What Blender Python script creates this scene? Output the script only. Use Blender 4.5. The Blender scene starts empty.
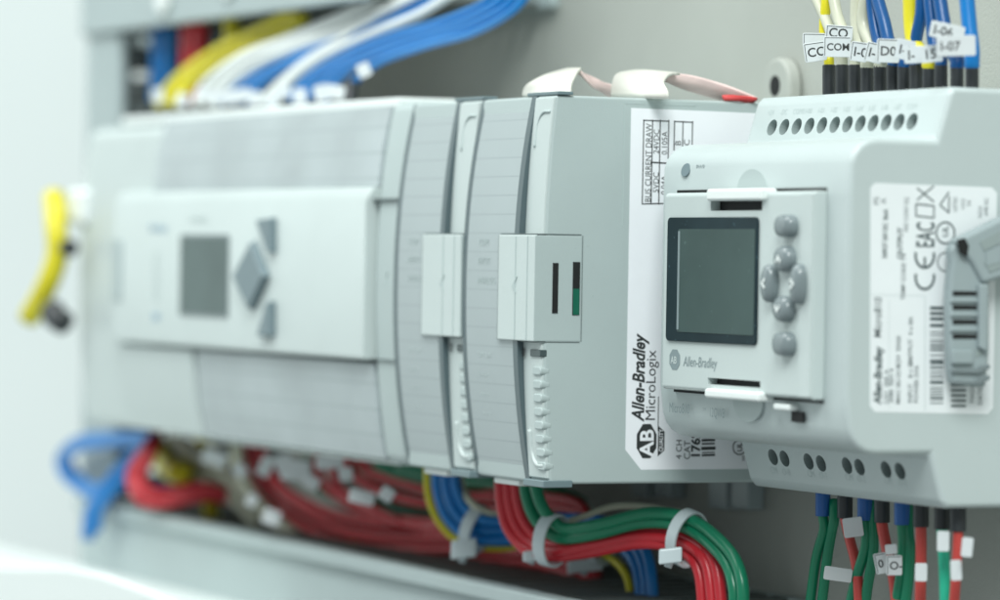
import bpy, bmesh, math, random
from mathutils import Vector, Matrix
random.seed(7)
sc = bpy.context.scene
COL = sc.collection
MM = 0.001

# ------------------------------------------------------------------ camera (mm)
F = 4000.0; YAW = math.radians(25.4); ROLL = 0.0165; PITCH = -(300-258)/4000
fw = Vector((-math.cos(YAW)*math.cos(PITCH), math.sin(YAW)*math.cos(PITCH), math.sin(PITCH)))
r0 = Vector((math.sin(YAW), math.cos(YAW), 0)); u0 = r0.cross(fw)
cr, sr = math.cos(ROLL), math.sin(ROLL)
rt = r0*cr + u0*sr; up = u0*cr - r0*sr
PA = Vector((0, -82, 90))
CAM = PA - 924.0*(fw + rt*(555-500)/F + up*(300-95)/F)
def at(px, py, x=None, y=None, z=None):
    d = fw + rt*(px-500)/F + up*(300-py)/F
    if x is not None: t = (x-CAM.x)/d.x
    elif y is not None: t = (y-CAM.y)/d.y
    else: t = (z-CAM.z)/d.z
    return CAM + d*t

cd = bpy.data.cameras.new('camera'); cam = bpy.data.objects.new('camera', cd); COL.objects.link(cam)
cam.matrix_world = Matrix(((rt.x, up.x, -fw.x, CAM.x*MM), (rt.y, up.y, -fw.y, CAM.y*MM), (rt.z, up.z, -fw.z, CAM.z*MM), (0, 0, 0, 1)))
cd.sensor_width = 36; cd.lens = F*36/1000
cd.clip_start = 0.05; cd.clip_end = 20
cd.dof.use_dof = True; cd.dof.focus_distance = 0.913; cd.dof.aperture_fstop = 9.6
sc.camera = cam

# ------------------------------------------------------------------ materials
def mat(name, col, rough=.5, spec=.5, var=.0, vscale=60, bump=0, bscale=900, metal=0, coat=0, emit=None, dust=0):
    m = bpy.data.materials.new(name); m.use_nodes = True
    nt = m.node_tree; b = nt.nodes['Principled BSDF']
    b.inputs['Base Color'].default_value = (*col, 1); b.inputs['Roughness'].default_value = rough
    b.inputs['Metallic'].default_value = metal; b.inputs['Specular IOR Level'].default_value = spec
    b.inputs['Coat Weight'].default_value = coat
    tc = nt.nodes.new('ShaderNodeTexCoord')
    if var:
        n = nt.nodes.new('ShaderNodeTexNoise'); n.inputs['Scale'].default_value = vscale; n.inputs['Detail'].default_value = 5
        nt.links.new(tc.outputs['Object'], n.inputs['Vector'])
        r = nt.nodes.new('ShaderNodeValToRGB')
        r.color_ramp.elements[0].position = .3; r.color_ramp.elements[1].position = .7
        r.color_ramp.elements[0].color = (*[c*(1-var) for c in col], 1); r.color_ramp.elements[1].color = (*[min(1, c*(1+var)) for c in col], 1)
        nt.links.new(n.outputs['Fac'], r.inputs['Fac']); last = r.outputs['Color']
        if dust:
            w = nt.nodes.new('ShaderNodeTexNoise'); w.inputs['Scale'].default_value = 700; w.inputs['Detail'].default_value = 3
            nt.links.new(tc.outputs['Object'], w.inputs['Vector'])
            r2 = nt.nodes.new('ShaderNodeValToRGB'); r2.color_ramp.elements[0].position = .70; r2.color_ramp.elements[1].position = .74
            nt.links.new(w.outputs['Fac'], r2.inputs['Fac'])
            mx = nt.nodes.new('ShaderNodeMixRGB'); mx.inputs['Color2'].default_value = (*[c*(1-dust) for c in col], 1)
            nt.links.new(r2.outputs['Color'], mx.inputs['Fac']); nt.links.new(last, mx.inputs['Color1']); last = mx.outputs['Color']
        nt.links.new(last, b.inputs['Base Color'])
    if bump:
        n = nt.nodes.new('ShaderNodeTexNoise'); n.inputs['Scale'].default_value = bscale; n.inputs['Detail'].default_value = 3
        nt.links.new(tc.outputs['Object'], n.inputs['Vector'])
        bp = nt.nodes.new('ShaderNodeBump'); bp.inputs['Strength'].default_value = bump; bp.inputs['Distance'].default_value = .0003
        nt.links.new(n.outputs['Fac'], bp.inputs['Height']); nt.links.new(bp.outputs['Normal'], b.inputs['Normal'])
    if emit:
        b.inputs['Emission Color'].default_value = (*emit, 1); b.inputs['Emission Strength'].default_value = 1
    return m
M = dict(
 plastic=mat('grey_plastic', (.43, .505, .497), .38, .5, .035, 30, .15, 2500, dust=.06),
 light=mat('light_plastic', (.535, .605, .592), .36, .5, .03, 30, .12, 2500, dust=.05),
 micro=mat('pale_plastic', (.505, .575, .57), .33, .5, .03, 30, .12, 2500, dust=.05),
 tab=mat('white_plastic', (.80, .85, .83), .35),
 edge=mat('clear_edge', (.075, .11, .12), .15, .6),
 clear=mat('clear_tab', (.16, .22, .235), .2, .3),
 paper=mat('label_paper', (.88, .90, .93), .42, .4, .015, 80),
 label2=mat('frosted_label', (.84, .88, .89), .4, .4, .02, 80),
 ink=mat('black_ink', (.03, .035, .035), .5),
 inkg=mat('grey_ink', (.22, .28, .29), .6),
 ink2=mat('dark_grey_ink', (.07, .10, .105), .6),
 inkf=mat('faint_ink', (.46, .54, .53), .6),
 inkb=mat('blue_ink', (.35, .50, .62), .6),
 dark=mat('dark_void', (.006, .007, .007), .7),
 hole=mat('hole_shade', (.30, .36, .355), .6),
 seam=mat('seam', (.12, .15, .15), .6),
 lcdf=mat('display_bezel', (.016, .031, .037), .35, .08, .2, 60, dust=-2.5),
 lcd=mat('display_glass', (.060, .095, .090), .35, .1, .15, 35, dust=-.5),
 lcd2=mat('display_glass_dull', (.085, .125, .12), .3, .25, .1, 60),
 key=mat('key_rubber', (.19, .23, .238), .16, .6, .05, 200),
 screw_dark=mat('smoked_window', (.055, .08, .082), .3),
 key2=mat('grey_key', (.17, .23, .25), .35, .4),
 screw=mat('terminal_metal', (.35, .40, .40), .35, metal=.6),
 plate=mat('painted_steel', (.42, .44, .40), .5, .4, .09, 12, .35, 1200, dust=.25),
 wall=mat('pale_wall', (.84, .91, .89), .6, .4, .02, 5),
 duct=mat('duct_plastic', (.40, .475, .475), .45, .4, .05, 15, .2),
 ductd=mat('shaded_duct', (.10, .115, .11), .6),  # dark tone puts the shade inside the ducts into the colour
 blue=mat('blue_pvc', (.0, .175, .50), .3, .5, .06, 60, .1),
 blue2=mat('dark_blue_pvc', (.0, .075, .25), .32, .5, .06, 60, .1),
 red=mat('red_pvc', (.56, .022, .035), .3, .5, .06, 60, .1),
 red2=mat('orange_red_pvc', (.52, .06, .05), .3, .5, .06, 60, .1),
 green=mat('green_pvc', (.005, .20, .10), .28, .5, .06, 60, .1),
 green2=mat('bright_green_pvc', (.02, .42, .26), .28, .5, .06, 60, .1),
 yellow=mat('yellow_pvc', (.70, .62, .02), .3, .5, .05, 60, .1),
 cream=mat('cream_pvc', (.55, .56, .44), .35, .5, .05, 60, .1),
 white=mat('white_pvc', (.78, .82, .80), .35, .5, .04, 60, .1),
 tie=mat('cable_tie_nylon', (.56, .64, .66), .3, .5),
 tag=mat('marker_sleeve', (.66, .70, .71), .4, .4, .03, 200),
 tago=mat('marker_edge', (.10, .11, .12), .5),
 fer=mat('ferrule_black', (.025, .03, .033), .4),
 ferb=mat('ferrule_blue', (.010, .10, .34), .4),
 strip=mat('cream_strap', (.78, .77, .70), .5, .4, .03, 80),
 pink=mat('pink_strap', (.82, .64, .61), .5, .4, .14, 120),
 redp=mat('red_print', (.60, .06, .06), .5),
 clip=mat('clip_plastic', (.33, .395, .405), .35, .5, .03, 60),
 pcb=mat('green_board', (.004, .12, .07), .4),
)
def door_mat(name, base, line, pitch, width, off=0):
    """grey window with thin ruled lines at a fixed pitch (the printed wiring strips)"""
    m = mat(name, base, .16, .55, .04 if 'rul' in name else .11, 25 if 'rul' in name else 38)
    nt = m.node_tree; b = nt.nodes['Principled BSDF']; src = b.inputs['Base Color'].links[0].from_socket
    tc = nt.nodes['Texture Coordinate']; sx = nt.nodes.new('ShaderNodeSeparateXYZ'); nt.links.new(tc.outputs['Object'], sx.inputs[0])
    a = nt.nodes.new('ShaderNodeMath'); a.operation = 'MULTIPLY_ADD'; a.inputs[1].default_value = 1/(pitch*MM); a.inputs[2].default_value = off; nt.links.new(sx.outputs['Z'], a.inputs[0])
    f = nt.nodes.new('ShaderNodeMath'); f.operation = 'FRACT'; nt.links.new(a.outputs[0], f.inputs[0])
    l = nt.nodes.new('ShaderNodeMath'); l.operation = 'LESS_THAN'; l.inputs[1].default_value = width/pitch; nt.links.new(f.outputs[0], l.inputs[0])
    mx = nt.nodes.new('ShaderNodeMixRGB'); mx.inputs['Color2'].default_value = (*line, 1); nt.links.new(l.outputs[0], mx.inputs['Fac']); nt.links.new(src, mx.inputs['Color1']); nt.links.new(mx.outputs['Color'], b.inputs['Base Color'])
    return m
M['door'] = door_mat('ruled_door', (.375, .43, .437), (.31, .36, .367), 4.45, .28)
M['pdoor'] = door_mat('frosted_door', (.40, .455, .465), (.35, .405, .415), 6.5, .6)

# ------------------------------------------------------------------ helpers
def tagp(o, label=None, cat=None, group=None, kind=None):
    if label: o['label'] = label
    if cat: o['category'] = cat
    if group: o['group'] = group
    if kind: o['kind'] = kind
    return o
def empty(name, loc, label, cat, group=None):
    o = bpy.data.objects.new(name, None); COL.objects.link(o); o.location = Vector(loc)*MM; o.empty_display_size = .01
    return tagp(o, label, cat, group)
def link(name, me, m, parent=None, smooth=False, bevel=0, seg=2, autosmooth=None):
    """mesh given in world mm; object origin is moved to its thing's base"""
    for v in me.vertices: v.co *= MM
    o = bpy.data.objects.new(name, me); COL.objects.link(o)
    for mm in (m if isinstance(m, (list, tuple)) else [m]): me.materials.append(mm)
    if parent is not None:
        o.parent = parent
        pw = parent.matrix_basis.translation.copy(); q = parent.parent
        while q: pw += q.matrix_basis.translation; q = q.parent
        o.location = -pw
        # bake the shift into the mesh so that every part sits where it is built
        me.transform(Matrix.Translation(-pw)); o.location = (0, 0, 0)
    if smooth:
        for p in me.polygons: p.use_smooth = True
    if bevel:
        b = o.modifiers.new('bevel', 'BEVEL'); b.width = bevel*MM; b.segments = seg; b.limit_method = 'ANGLE'; b.angle_limit = math.radians(35)
        b.harden_normals = True
        for p in me.polygons: p.use_smooth = True
        try: me.shade_smooth()
        except Exception: pass
    return o
def tomesh(bm, name='m', recalc=True):
    if recalc: bmesh.ops.recalc_face_normals(bm, faces=bm.faces[:])
    me = bpy.data.meshes.new(name); bm.to_mesh(me); bm.free(); return me
def bbox(bm, x0, x1, y0, y1, z0, z1):
    vs = [bm.verts.new((x, y, z)) for x in (x0, x1) for y in (y0, y1) for z in (z0, z1)]
    for f in ((0, 1, 3, 2), (4, 6, 7, 5), (0, 4, 5, 1), (2, 3, 7, 6), (0, 2, 6, 4), (1, 5, 7, 3)): bm.faces.new([vs[i] for i in f])
def box(name, x0, x1, y0, y1, z0, z1, m, parent=None, bevel=0, seg=2):
    bm = bmesh.new(); bbox(bm, x0, x1, y0, y1, z0, z1); return link(name, tomesh(bm), m, parent, bevel=bevel, seg=seg)
def prism(bm, pts, x0, x1):
    """pts (y,z) polygon extruded along x"""
    a = [bm.verts.new((x0, y, z)) for y, z in pts]; b = [bm.verts.new((x1, y, z)) for y, z in pts]
    n = len(pts); bm.faces.new(a); bm.faces.new(b[::-1])
    for i in range(n): bm.faces.new((a[i], b[i], b[(i+1) % n], a[(i+1) % n]))
def prismo(bm, pts, o, r, u, n, t):
    """2-D polygon in plane (o,r,u) extruded by t along n"""
    a = [bm.verts.new(o+r*x+u*y) for x, y in pts]; b = [bm.verts.new(o+r*x+u*y+n*t) for x, y in pts]
    k = len(pts); bm.faces.new(a); bm.faces.new(b[::-1])
    for i in range(k): bm.faces.new((a[i], b[i], b[(i+1) % k], a[(i+1) % k]))
def rounded(w, h, r, n=4):
    p = []
    for cx, cy, a0 in ((w/2-r, h/2-r, 0), (-w/2+r, h/2-r, 90), (-w/2+r, -h/2+r, 180), (w/2-r, -h/2+r, 270)):
        for i in range(n+1):
            a = math.radians(a0+90*i/n); p.append((cx+r*math.cos(a), cy+r*math.sin(a)))
    return p
def ell(a, b, n=20): return [(a*math.cos(2*math.pi*i/n), b*math.sin(2*math.pi*i/n)) for i in range(n)]
X, Y, Z = Vector((1, 0, 0)), Vector((0, 1, 0)), Vector((0, 0, 1))
def catmull(pts, step=1.6):
    P_ = [pts[0]*2-pts[1]] + pts + [pts[-1]*2-pts[-2]]; out = []
    for i in range(1, len(P_)-2):
        a, b, c, d = P_[i-1:i+3]; n = max(3, int((c-b).length/step))
        for k in range(n):
            t = k/n
            out.append(.5*((2*b)+(c-a)*t+(2*a-5*b+4*c-d)*t*t+(3*b-a-3*c+d)*t*t*t))
    out.append(P_[-2]); return out
def sweep(bm, path, rad, seg=12, cap=True):
    ref = Z if abs((path[1]-path[0]).normalized().z) < .9 else X
    rings = []; n_ = None
    for i, p in enumerate(path):
        t = (path[min(i+1, len(path)-1)]-path[max(i-1, 0)]).normalized()
        if n_ is None: n_ = (ref-t*ref.dot(t)).normalized()
        else: n_ = (n_-t*n_.dot(t)).normalized()
        b_ = t.cross(n_)
        r = rad(i/(len(path)-1)) if callable(rad) else rad
        rings.append([bm.verts.new(p+(n_*math.cos(2*math.pi*k/seg)+b_*math.sin(2*math.pi*k/seg))*r) for k in range(seg)])
    for a, b in zip(rings, rings[1:]):
        for k in range(seg): bm.faces.new((a[k], a[(k+1) % seg], b[(k+1) % seg], b[k]))
    if cap: bm.faces.new(rings[0][::-1]); bm.faces.new(rings[-1])
_font = {}
def text(s, size, o, tx, ty, m, parent, name='lettering', bold=0, shear=0, sx=1.0, align='LEFT', thick=.03):
    """flat raised lettering: baseline starts at o, runs along tx, letters stand along ty"""
    cu = bpy.data.curves.new('t', 'FONT'); cu.body = s; cu.size = size; cu.shear = shear; cu.offset = bold; cu.align_x = align
    cu.resolution_u = 3
    ob = bpy.data.objects.new('t', cu); COL.objects.link(ob)
    bpy.context.view_layer.update()
    me = bpy.data.meshes.new_from_object(ob.evaluated_get(bpy.context.evaluated_depsgraph_get()))
    bpy.data.objects.remove(ob)
    for v in me.vertices: v.co = o+tx*(v.co.x*sx)+ty*v.co.y
    if tx.cross(ty).dot(Vector((0, 0, 0))) is None: pass
    return me
def letters(items, m, parent, name='lettering'):
    """items: list of meshes (from text) or bmesh quads, merged into one lettering mesh"""
    bm = bmesh.new()
    for me in items: bm.from_mesh(me); bpy.data.meshes.remove(me)
    return link(name, tomesh(bm, recalc=False), m, parent)
def quadmesh(polys):
    bm = bmesh.new()
    for pl in polys: bm.faces.new([bm.verts.new(p) for p in pl])
    me = bpy.data.meshes.new('q'); bm.to_mesh(me); bm.free(); return me
def rect(o, a, b, r, u): return [o+r*a[0]+u*a[1], o+r*b[0]+u*a[1], o+r*b[0]+u*b[1], o+r*a[0]+u*b[1]]

# ------------------------------------------------------------------ setting
bm = bmesh.new(); bbox(bm, -388, 420, 0, 3, -330, 420)
tagp(link('mounting_plate', tomesh(bm), M['plate'], bevel=.5), kind='structure')
bm = bmesh.new(); bbox(bm, -960, -940, -900, 500, -600, 700)
tagp(link('room_wall', tomesh(bm), M['wall']), kind='structure')
box('t', 0, 1, 0, 1, 0, 1, M['wall']); bpy.data.objects.remove(bpy.data.objects['t'])

def duct(name, label, x0, x1, y0, z0, z1, horizontal=True, lid=True):
    """slotted wiring duct: back, lips, fingers"""
    t = empty(name, ((x0+x1)/2, -1, (z0+z1)/2), label, 'wiring duct', 'wiring ducts')
    bm = bmesh.new(); bbox(bm, x0, x1, -3, -.3, z0, z1); link('duct_back', tomesh(bm), M['duct'], t)
    bm = bmesh.new()
    if horizontal:
        for zz in (z0, z1-1.6):
            x = x0+3
            while x < x1-7: bbox(bm, x, x+6.5, y0+3, -3, zz, zz+1.6); x += 10.5
    else:
        for xx in (x0, x1-1.6):
            z = z0+3
            while z < z1-7: bbox(bm, xx, xx+1.6, y0+3, -3, z, z+6.5); z += 10.5
    link('finger', tomesh(bm), M['ductd'], t, bevel=.3)['kind'] = 'stuff'
    if lid:
        bm = bmesh.new(); bbox(bm, x0-.8, x1+.8, y0, y0+3, z0-.8, z1+.8); link('lid', tomesh(bm), M['duct'], t, bevel=1.2)
    return t
top = duct('wiring_duct', 'light grey wiring duct running along the top left above the yellow and blue wires', -392, -165, -60, 122, 185)
for k, (px, py) in enumerate(((165, -4), (230, -20))):
    c = at(px, py, y=-60.2); bm = bmesh.new(); prismo(bm, ell(5.5, 5.5), c, X, Z, -Y, 1.5); link('rivet', tomesh(bm), M['tab'], top, bevel=.4)
left = duct('wiring_duct', 'upright grey wiring duct standing at the far left end of the controllers', -391, -362, -58, -260, 120.5, horizontal=False)
bot = duct('wiring_duct', 'light grey wiring duct with raised rim running below the red wires', -372, -20, -64, -95, -28.5)
bm = bmesh.new(); bbox(bm, -373, -19, -66.5, -60.2, -31.5, -27.6); link('rim', tomesh(bm), M['duct'], bot, bevel=.8)
bm = bmesh.new(); bbox(bm, 60, 61, 0, 1, 0, 1); bm.free()
# rotate bottom duct slightly (it hangs lower at its right end)
bot.rotation_euler = (0, math.radians(.55), 0)
# white box at the bottom left
c = at(110, 583, y=-110)
e = empty('enclosure_sill', c, 'bright white enclosure sill blurred in the bottom left corner', 'sill')
bm = bmesh.new(); bbox(bm, c.x-330, c.x+20, -112, -60, c.z-40, c.z-8)
link('sill_tray', tomesh(bm), M['tab'], e, bevel=2)
pts = [at(q[0], q[1], y=-112.2) for q in ((-120, 562), (85, 566), (118, 573), (160, 588), (205, 606), (215, 640), (215, 760), (-120, 760))]
bm = bmesh.new(); prismo(bm, [(p.x-c.x, p.z-c.z) for p in pts], Vector((c.x, -112.2, c.z)), X, Z, -Y, 5); link('front_lip', tomesh(bm), M['tab'], e, bevel=1.5)

# ------------------------------------------------------------------ curved modular profile
def arc(z, ymid, yend): return yend+(ymid-yend)*(1-abs((z-45)/45)**2.2)
def profile(ymid, yend, yback, z0=0, z1=90, n=22):
    p = [(yback, z0)]
    for i in range(n+1):
        z = z0+(z1-z0)*i/n; p.append((arc(z, ymid, yend), z))
    p.append((yback, z1)); return p
def shell(bm, x0, x1, ymid, yend, t, z0, z1, n=22):
    """curved plate of thickness t following the front arc"""
    pts = [(arc(z0+(z1-z0)*i/n, ymid, yend), z0+(z1-z0)*i/n) for i in range(n+1)]
    prism(bm, pts+[(y+t, z) for y, z in pts[::-1]], x0, x1)

def expansion(x1, label, side, co=22.5, ed=0.0):
    x0 = x1-40.0
    t = empty('expansion_module', ((x0+x1)/2, -8, 0), label, 'expansion module', 'slim expansion modules on the rail')
    bm = bmesh.new(); prism(bm, profile(-84.0, -81.6, -6), x0+.3, x1)
    link('body', tomesh(bm), M['plastic'], t, bevel=.7, seg=3)
    bm = bmesh.new(); shell(bm, x1-11.2+ed, x1-.35, -84.5, -82.1, 2, 1.2, 89.6)
    link('front_strip', tomesh(bm), M['light'], t, bevel=.35)
    bm = bmesh.new(); shell(bm, x0-.1, x1-12.6+ed, -86.0, -81.2, 1.6, .4, 89.8)
    d = link('terminal_door', tomesh(bm), M['door'], t, bevel=.25)
    bm = bmesh.new(); shell(bm, x1-13.6+ed, x1-10.9+ed, -86.2, -81.9, 4.6, .4, 90)
    link('door_edge', tomesh(bm), M['edge'], d, bevel=.2)
    bm = bmesh.new(); shell(bm, x0-.35, x0+1.5, -86.15, -81.35, 2.4, .2, 90)
    link('door_edge', tomesh(bm), M['edge'], d)
    # faint print on the door
    items = []
    for z, s_, w in ((50.6, 'INPUT', .9), (46, 'ANALOG', .8), (28.6, 'OV CH', .9), (24, 'IN 0+', .9), (19.4, 'IN 0-', .9), (14.8, 'V/I 0', .9), (55, 'COM', .9)):
        items.append(text(s_, 2.4, Vector((x0+8, arc(z, -86.0, -81.2)-.08, z)), X, Z, None, None))
    letters(items, M['inkf'], d)
    # connector cover block
    zc0, zc1 = 33.0, 57.6
    bm = bmesh.new(); bbox(bm, x1-co, x1+.12, -86.6, -74.3, zc0, zc1)
    c = link('connector_cover', tomesh(bm), M['light'], t, bevel=.3)
    # side face in the darker body plastic, its shade put into the colour
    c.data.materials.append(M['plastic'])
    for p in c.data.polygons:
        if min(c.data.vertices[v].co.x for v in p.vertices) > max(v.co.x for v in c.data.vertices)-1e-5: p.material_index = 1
    bm = bmesh.new(); bbox(bm, x1-10.1, x1-9.8, -86.75, -86.5, zc0+.3, zc1-.3); bbox(bm, x1-3.8, x1-3.5, -86.75, -86.5, zc0+.3, zc1-.3)
    link('ridge', tomesh(bm), M['plastic'], c)
    bm = bmesh.new(); prismo(bm, [(0, 0), (1.3, 1.6), (2.6, 2.3), (1.4, .6), (2.0, -1.5)], Vector((x1-11.5, -86.6, 45.6)), X, Z, -Y, .22)
    link('arrow_or_glint', tomesh(bm), M['inkf'], c)
    bm = bmesh.new()
    bbox(bm, x1-co, x1+.08, -86.0, -74.6, zc1+.02, zc1+.32); bbox(bm, x1-12, x1+.06, -85.4, -74.6, zc0-.25, zc0-.02)
    bbox(bm, x1-co-.6, x1-co-.05, -86.3, -80, zc0, zc1)
    bbox(bm, x1-.2, x1+.05, -74.28, -74.12, zc0, zc1)
    link('cover_gap', tomesh(bm), M['seam'], t)
    if side:
        for (ya, za, yb, zb, mm) in ((-81.9, 39.6, -80.5, 51.2, 'dark'), (-76.7, 39.2, -74.9, 51.5, 'dark')):
            bm = bmesh.new(); bbox(bm, x1-.3, x1+.3, ya, yb, za, zb); s_ = link('slot', tomesh(bm), M[mm], c)
        bm = bmesh.new(); bbox(bm, x1+.25, x1+.36, -76.6, -75.0, 39.3, 45.3); link('circuit_board', tomesh(bm), M['pcb'], s_)
    # status window, icons and vent ribs below the cover
    bm = bmesh.new(); bbox(bm, x1-5.4, x1+.1, -84.75, -83.0, 29.5, 31.1); link('status_window', tomesh(bm), M['screw_dark'], t, bevel=.2)
    items = [text('0', 2.9, Vector((x1-9.6, -84.72, 29.3)), X, Z, None, None, bold=.05)]
    letters(items, M['ink'], t, 'icon')
    bm = bmesh.new()
    for i in range(8):
        z = 26.2-i*3.15; yy = arc(z, -84.5, -82.1)
        prismo(bm, rounded(4.4, 2.0, .8), Vector((x1-2.1, yy-.5, z)), X, Z, Y, 2.4)
    link('vent_rib', tomesh(bm), M['plastic'], t, bevel=.35, seg=3)['kind'] = 'stuff'
    # looped bead at top and bottom of the strip
    for (zz, s_) in ((86.0, 1), (4.4, -1)):
        pts = [Vector((x1-7.5, arc(zz-s_*8, -84.5, -82.1)-.1, zz-s_*8)), Vector((x1-7.3, arc(zz, -84.5, -82.1)-.1, zz-s_*2.5)), Vector((x1-4.8, arc(zz, -84.5, -82.1)-.1, zz)), Vector((x1-1.2, arc(zz, -84.5, -82.1)-.1, zz+s_*.2))]
        bm = bmesh.new(); sweep(bm, catmull(pts, .6), .33 if s_ > 0 else .55, 8); link('bead', tomesh(bm), M['light' if s_ < 0 else 'inkf'], t, smooth=True)
    # clear tabs at top and bottom edge
    box('clear_tab', x1-16, x1+.6, -81.5, -77.5, 90.05, 90.9, M['clear'], t, .25)
    box('clear_tab', x1-10.5, x1+.55, -83.6, -76.0, -.8, .9, M['clear'], t, .3)
    box('latch_foot', x1-34, x1-20, -80, -70, -1.6, -.05, M['tab'], t, .5)
    return t

mod1 = expansion(-40.6, 'slim light grey expansion module between the large controller and the module with the side label', False)
mod2 = expansion(0.0, 'slim light grey expansion module with white sticker on its exposed side and two black slots', True, 19.5, 1.2)
# mounting ear
c = at(775, 86, y=-4); 
bm = bmesh.new(); pts = [(-7, -12)]+[(7*math.cos(math.radians(a)), 7*math.sin(math.radians(a))) for a in range(180, -1, -15)]+[(7, -12)]
prismo(bm, pts, c, X, Z, Y, 3.9); ear = link('mounting_ear', tomesh(bm), M['plate'], mod2, bevel=1)
bm = bmesh.new(); prismo(bm, ell(2.6, 2.6), c-Y*.05, X, Z, Y, .04); link('hole', tomesh(bm), M['dark'], ear)
box('mounting_foot', c.x-24, c.x-8.2, -4, -.1, 84, 92, M['plate'], mod2, .8)
for (px, w) in ((645, 9), (668, 9)):
    c = at(px, 490, y=-3); box('rail_latch', c.x-w/2, c.x+w/2, -5, -.1, c.z-2, 4, M['clip'], mod1, .6)
for (px, w) in ((724, 10), (746, 9)):
    c = at(px, 497, y=-3); box('rail_latch', c.x-w/2, c.x+w/2, -5, -.1, c.z-3, 4, M['clip'], mod2, .6)

# ---- side sticker of the module (plane x = 0)
SX = .06
def S(px, py): return at(px, py, x=SX)
c0 = S(632, 108); 
yL, yR, zT, zB = -62.2, 8 - 14.0, 87.6, 3.2
bm = bmesh.new()
pts = [(yL, zT), (-24, zT-.25), (-24, zB), (-58.0, zB), (yL, 7.9)]
vs = [bm.verts.new((SX, y, z)) for y, z in pts]; vb = [bm.verts.new((.005, y, z)) for y, z in pts]
bm.faces.new(vs); bm.faces.new(vb[::-1])
for i in range(5): bm.faces.new((vs[i], vb[i], vb[(i+1) % 5], vs[(i+1) % 5]))
sticker = link('side_label', tomesh(bm), M['paper'], mod2)
SO = Vector((SX+.03, 0, 0))
items = []
def st(s, size, px, py, **k):    # text reading upward whose baseline bottom is at this spot on the sticker
    p = S(px, py); p.x = SX+.04; items.append(text(s, size, p, Z, -Y, None, None, **k))
st('Allen-Bradley', 4.45, 643.5, 421, bold=.13, shear=.28, sx=.82)
st('MicroLogix', 3.7, 654.8, 421, sx=.98, bold=.0)
st('BUS CURRENT DRAW', 2.25, 650.6, 202.5, sx=.83)
st('24VDC', 2.1, 658.8, 154, sx=.9); st('0.105A', 2.1, 667, 155, sx=.9)
st('5VDC', 2.1, 658.4, 193, sx=.9); st('0.04A', 2.1, 666.4, 195, sx=.9)
st('B', 2.2, 680.8, 146); st('C', 2.2, 689.5, 146)
st('4 CH', 2.2, 681.5, 459, sx=.95); st('CAT', 2.4, 690, 459.5, sx=.95); st('1762', 3.2, 699.5, 458.5, bold=.11)
def line(px0, py0, px1, py1, w=.28):
    a, b = S(px0, py0), S(px1, py1); a.x = b.x = SX+.04; d = (b-a).normalized(); n = X.cross(d)*w/2
    items.append(quadmesh([[a-n-d*w/2, b-n+d*w/2, b+n+d*w/2, a+n-d*w/2]]))
for x_ in (643.5, 652.3, 660, 668.5): line(x_+.3, 120.3+.35*(x_-643)/25, x_-1.3, 204)
line(643.6, 120.4, 668.8, 121.4); line(642.4, 204, 667, 203.5); line(651, 162.4, 668, 163.4, .35)
for x_ in (674.5, 683, 692.5): line(x_, 121.6+.5*(x_-674)/18, x_-.6, 150)
line(674.3, 121.6, 692.8, 122.4)
line(658.5, 397, 658, 430, .22)
# barcode
for py_, w in ((455, .5), (452.4, .25), (448.2, .75), (443.6, .4), (440, .6)):
    line(702.6, py_+.2, 714, py_-.2, w)
letters(items, M['ink'], sticker); items = []
# octagon mark
oc = S(646.5, 441); oc.x = SX+.04; oy, oz = -Y, Z
def octagon(w, h, c=.3): return [(-w/2+c*w, -h/2), (w/2-c*w, -h/2), (w/2, -h/2+c*h), (w/2, h/2-c*h), (w/2-c*w, h/2), (-w/2+c*w, h/2), (-w/2, h/2-c*h), (-w/2, -h/2+c*h)]
bm = bmesh.new(); prismo(bm, [(x, y) for x, y in octagon(8.0, 5.2)], oc, Z, -Y, X, .03)
prismo(bm, [(-3.6, -3.0), (3.6, -3.0), (2.2, -4.7), (-2.2, -4.7)], oc, Z, -Y, X, .03)
link('emblem', tomesh(bm), M['ink'], sticker)
items.append(text('AB', 5.0, oc+Vector((.05, 1.75, -3.6)), Z, -Y, None, None, bold=.13, sx=1.02))
items.append(text('QUALITY', 1.5, oc+Vector((.05, 4.3, -2.5)), Z, -Y, None, None, bold=.02, sx=.85))
letters(items, M['paper'], sticker); items = []
# certification rings near the sticker's lower right
p = S(739.5, 447); p.x = SX+.04
bm = bmesh.new()
for r_ in (1.9,):
    n = 28
    a = [bm.verts.new(p+Y*r_*math.cos(2*math.pi*i/n)+Z*r_*math.sin(2*math.pi*i/n)) for i in range(n)]
    b = [bm.verts.new(p+Y*(r_-.3)*math.cos(2*math.pi*i/n)+Z*(r_-.3)*math.sin(2*math.pi*i/n)) for i in range(n)]
    for i in range(n): bm.faces.new((a[i], a[(i+1) % n], b[(i+1) % n], b[i]))
link('certification_ring', tomesh(bm, recalc=False), M['ink'], sticker)
letters([text('UL', 1.8, p+Vector((0, .65, -1.1)), Z, -Y, None, None, bold=.05), text('us', 1.5, p+Vector((0, 1.4, -3.3)), Z, -Y, None, None)], M['ink'], sticker)
# moulded rebate on the side above the sticker
bm = bmesh.new()
bbox(bm, -.1, .09, -63.8, -45.2, 88.55, 88.75); bbox(bm, -.1, .09, -64.0, -63.8, 60, 88.75); bbox(bm, -.1, .09, -45.4, -45.2, 87.5, 88.75)
link('side_groove', tomesh(bm), M['inkf'], mod2)

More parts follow.
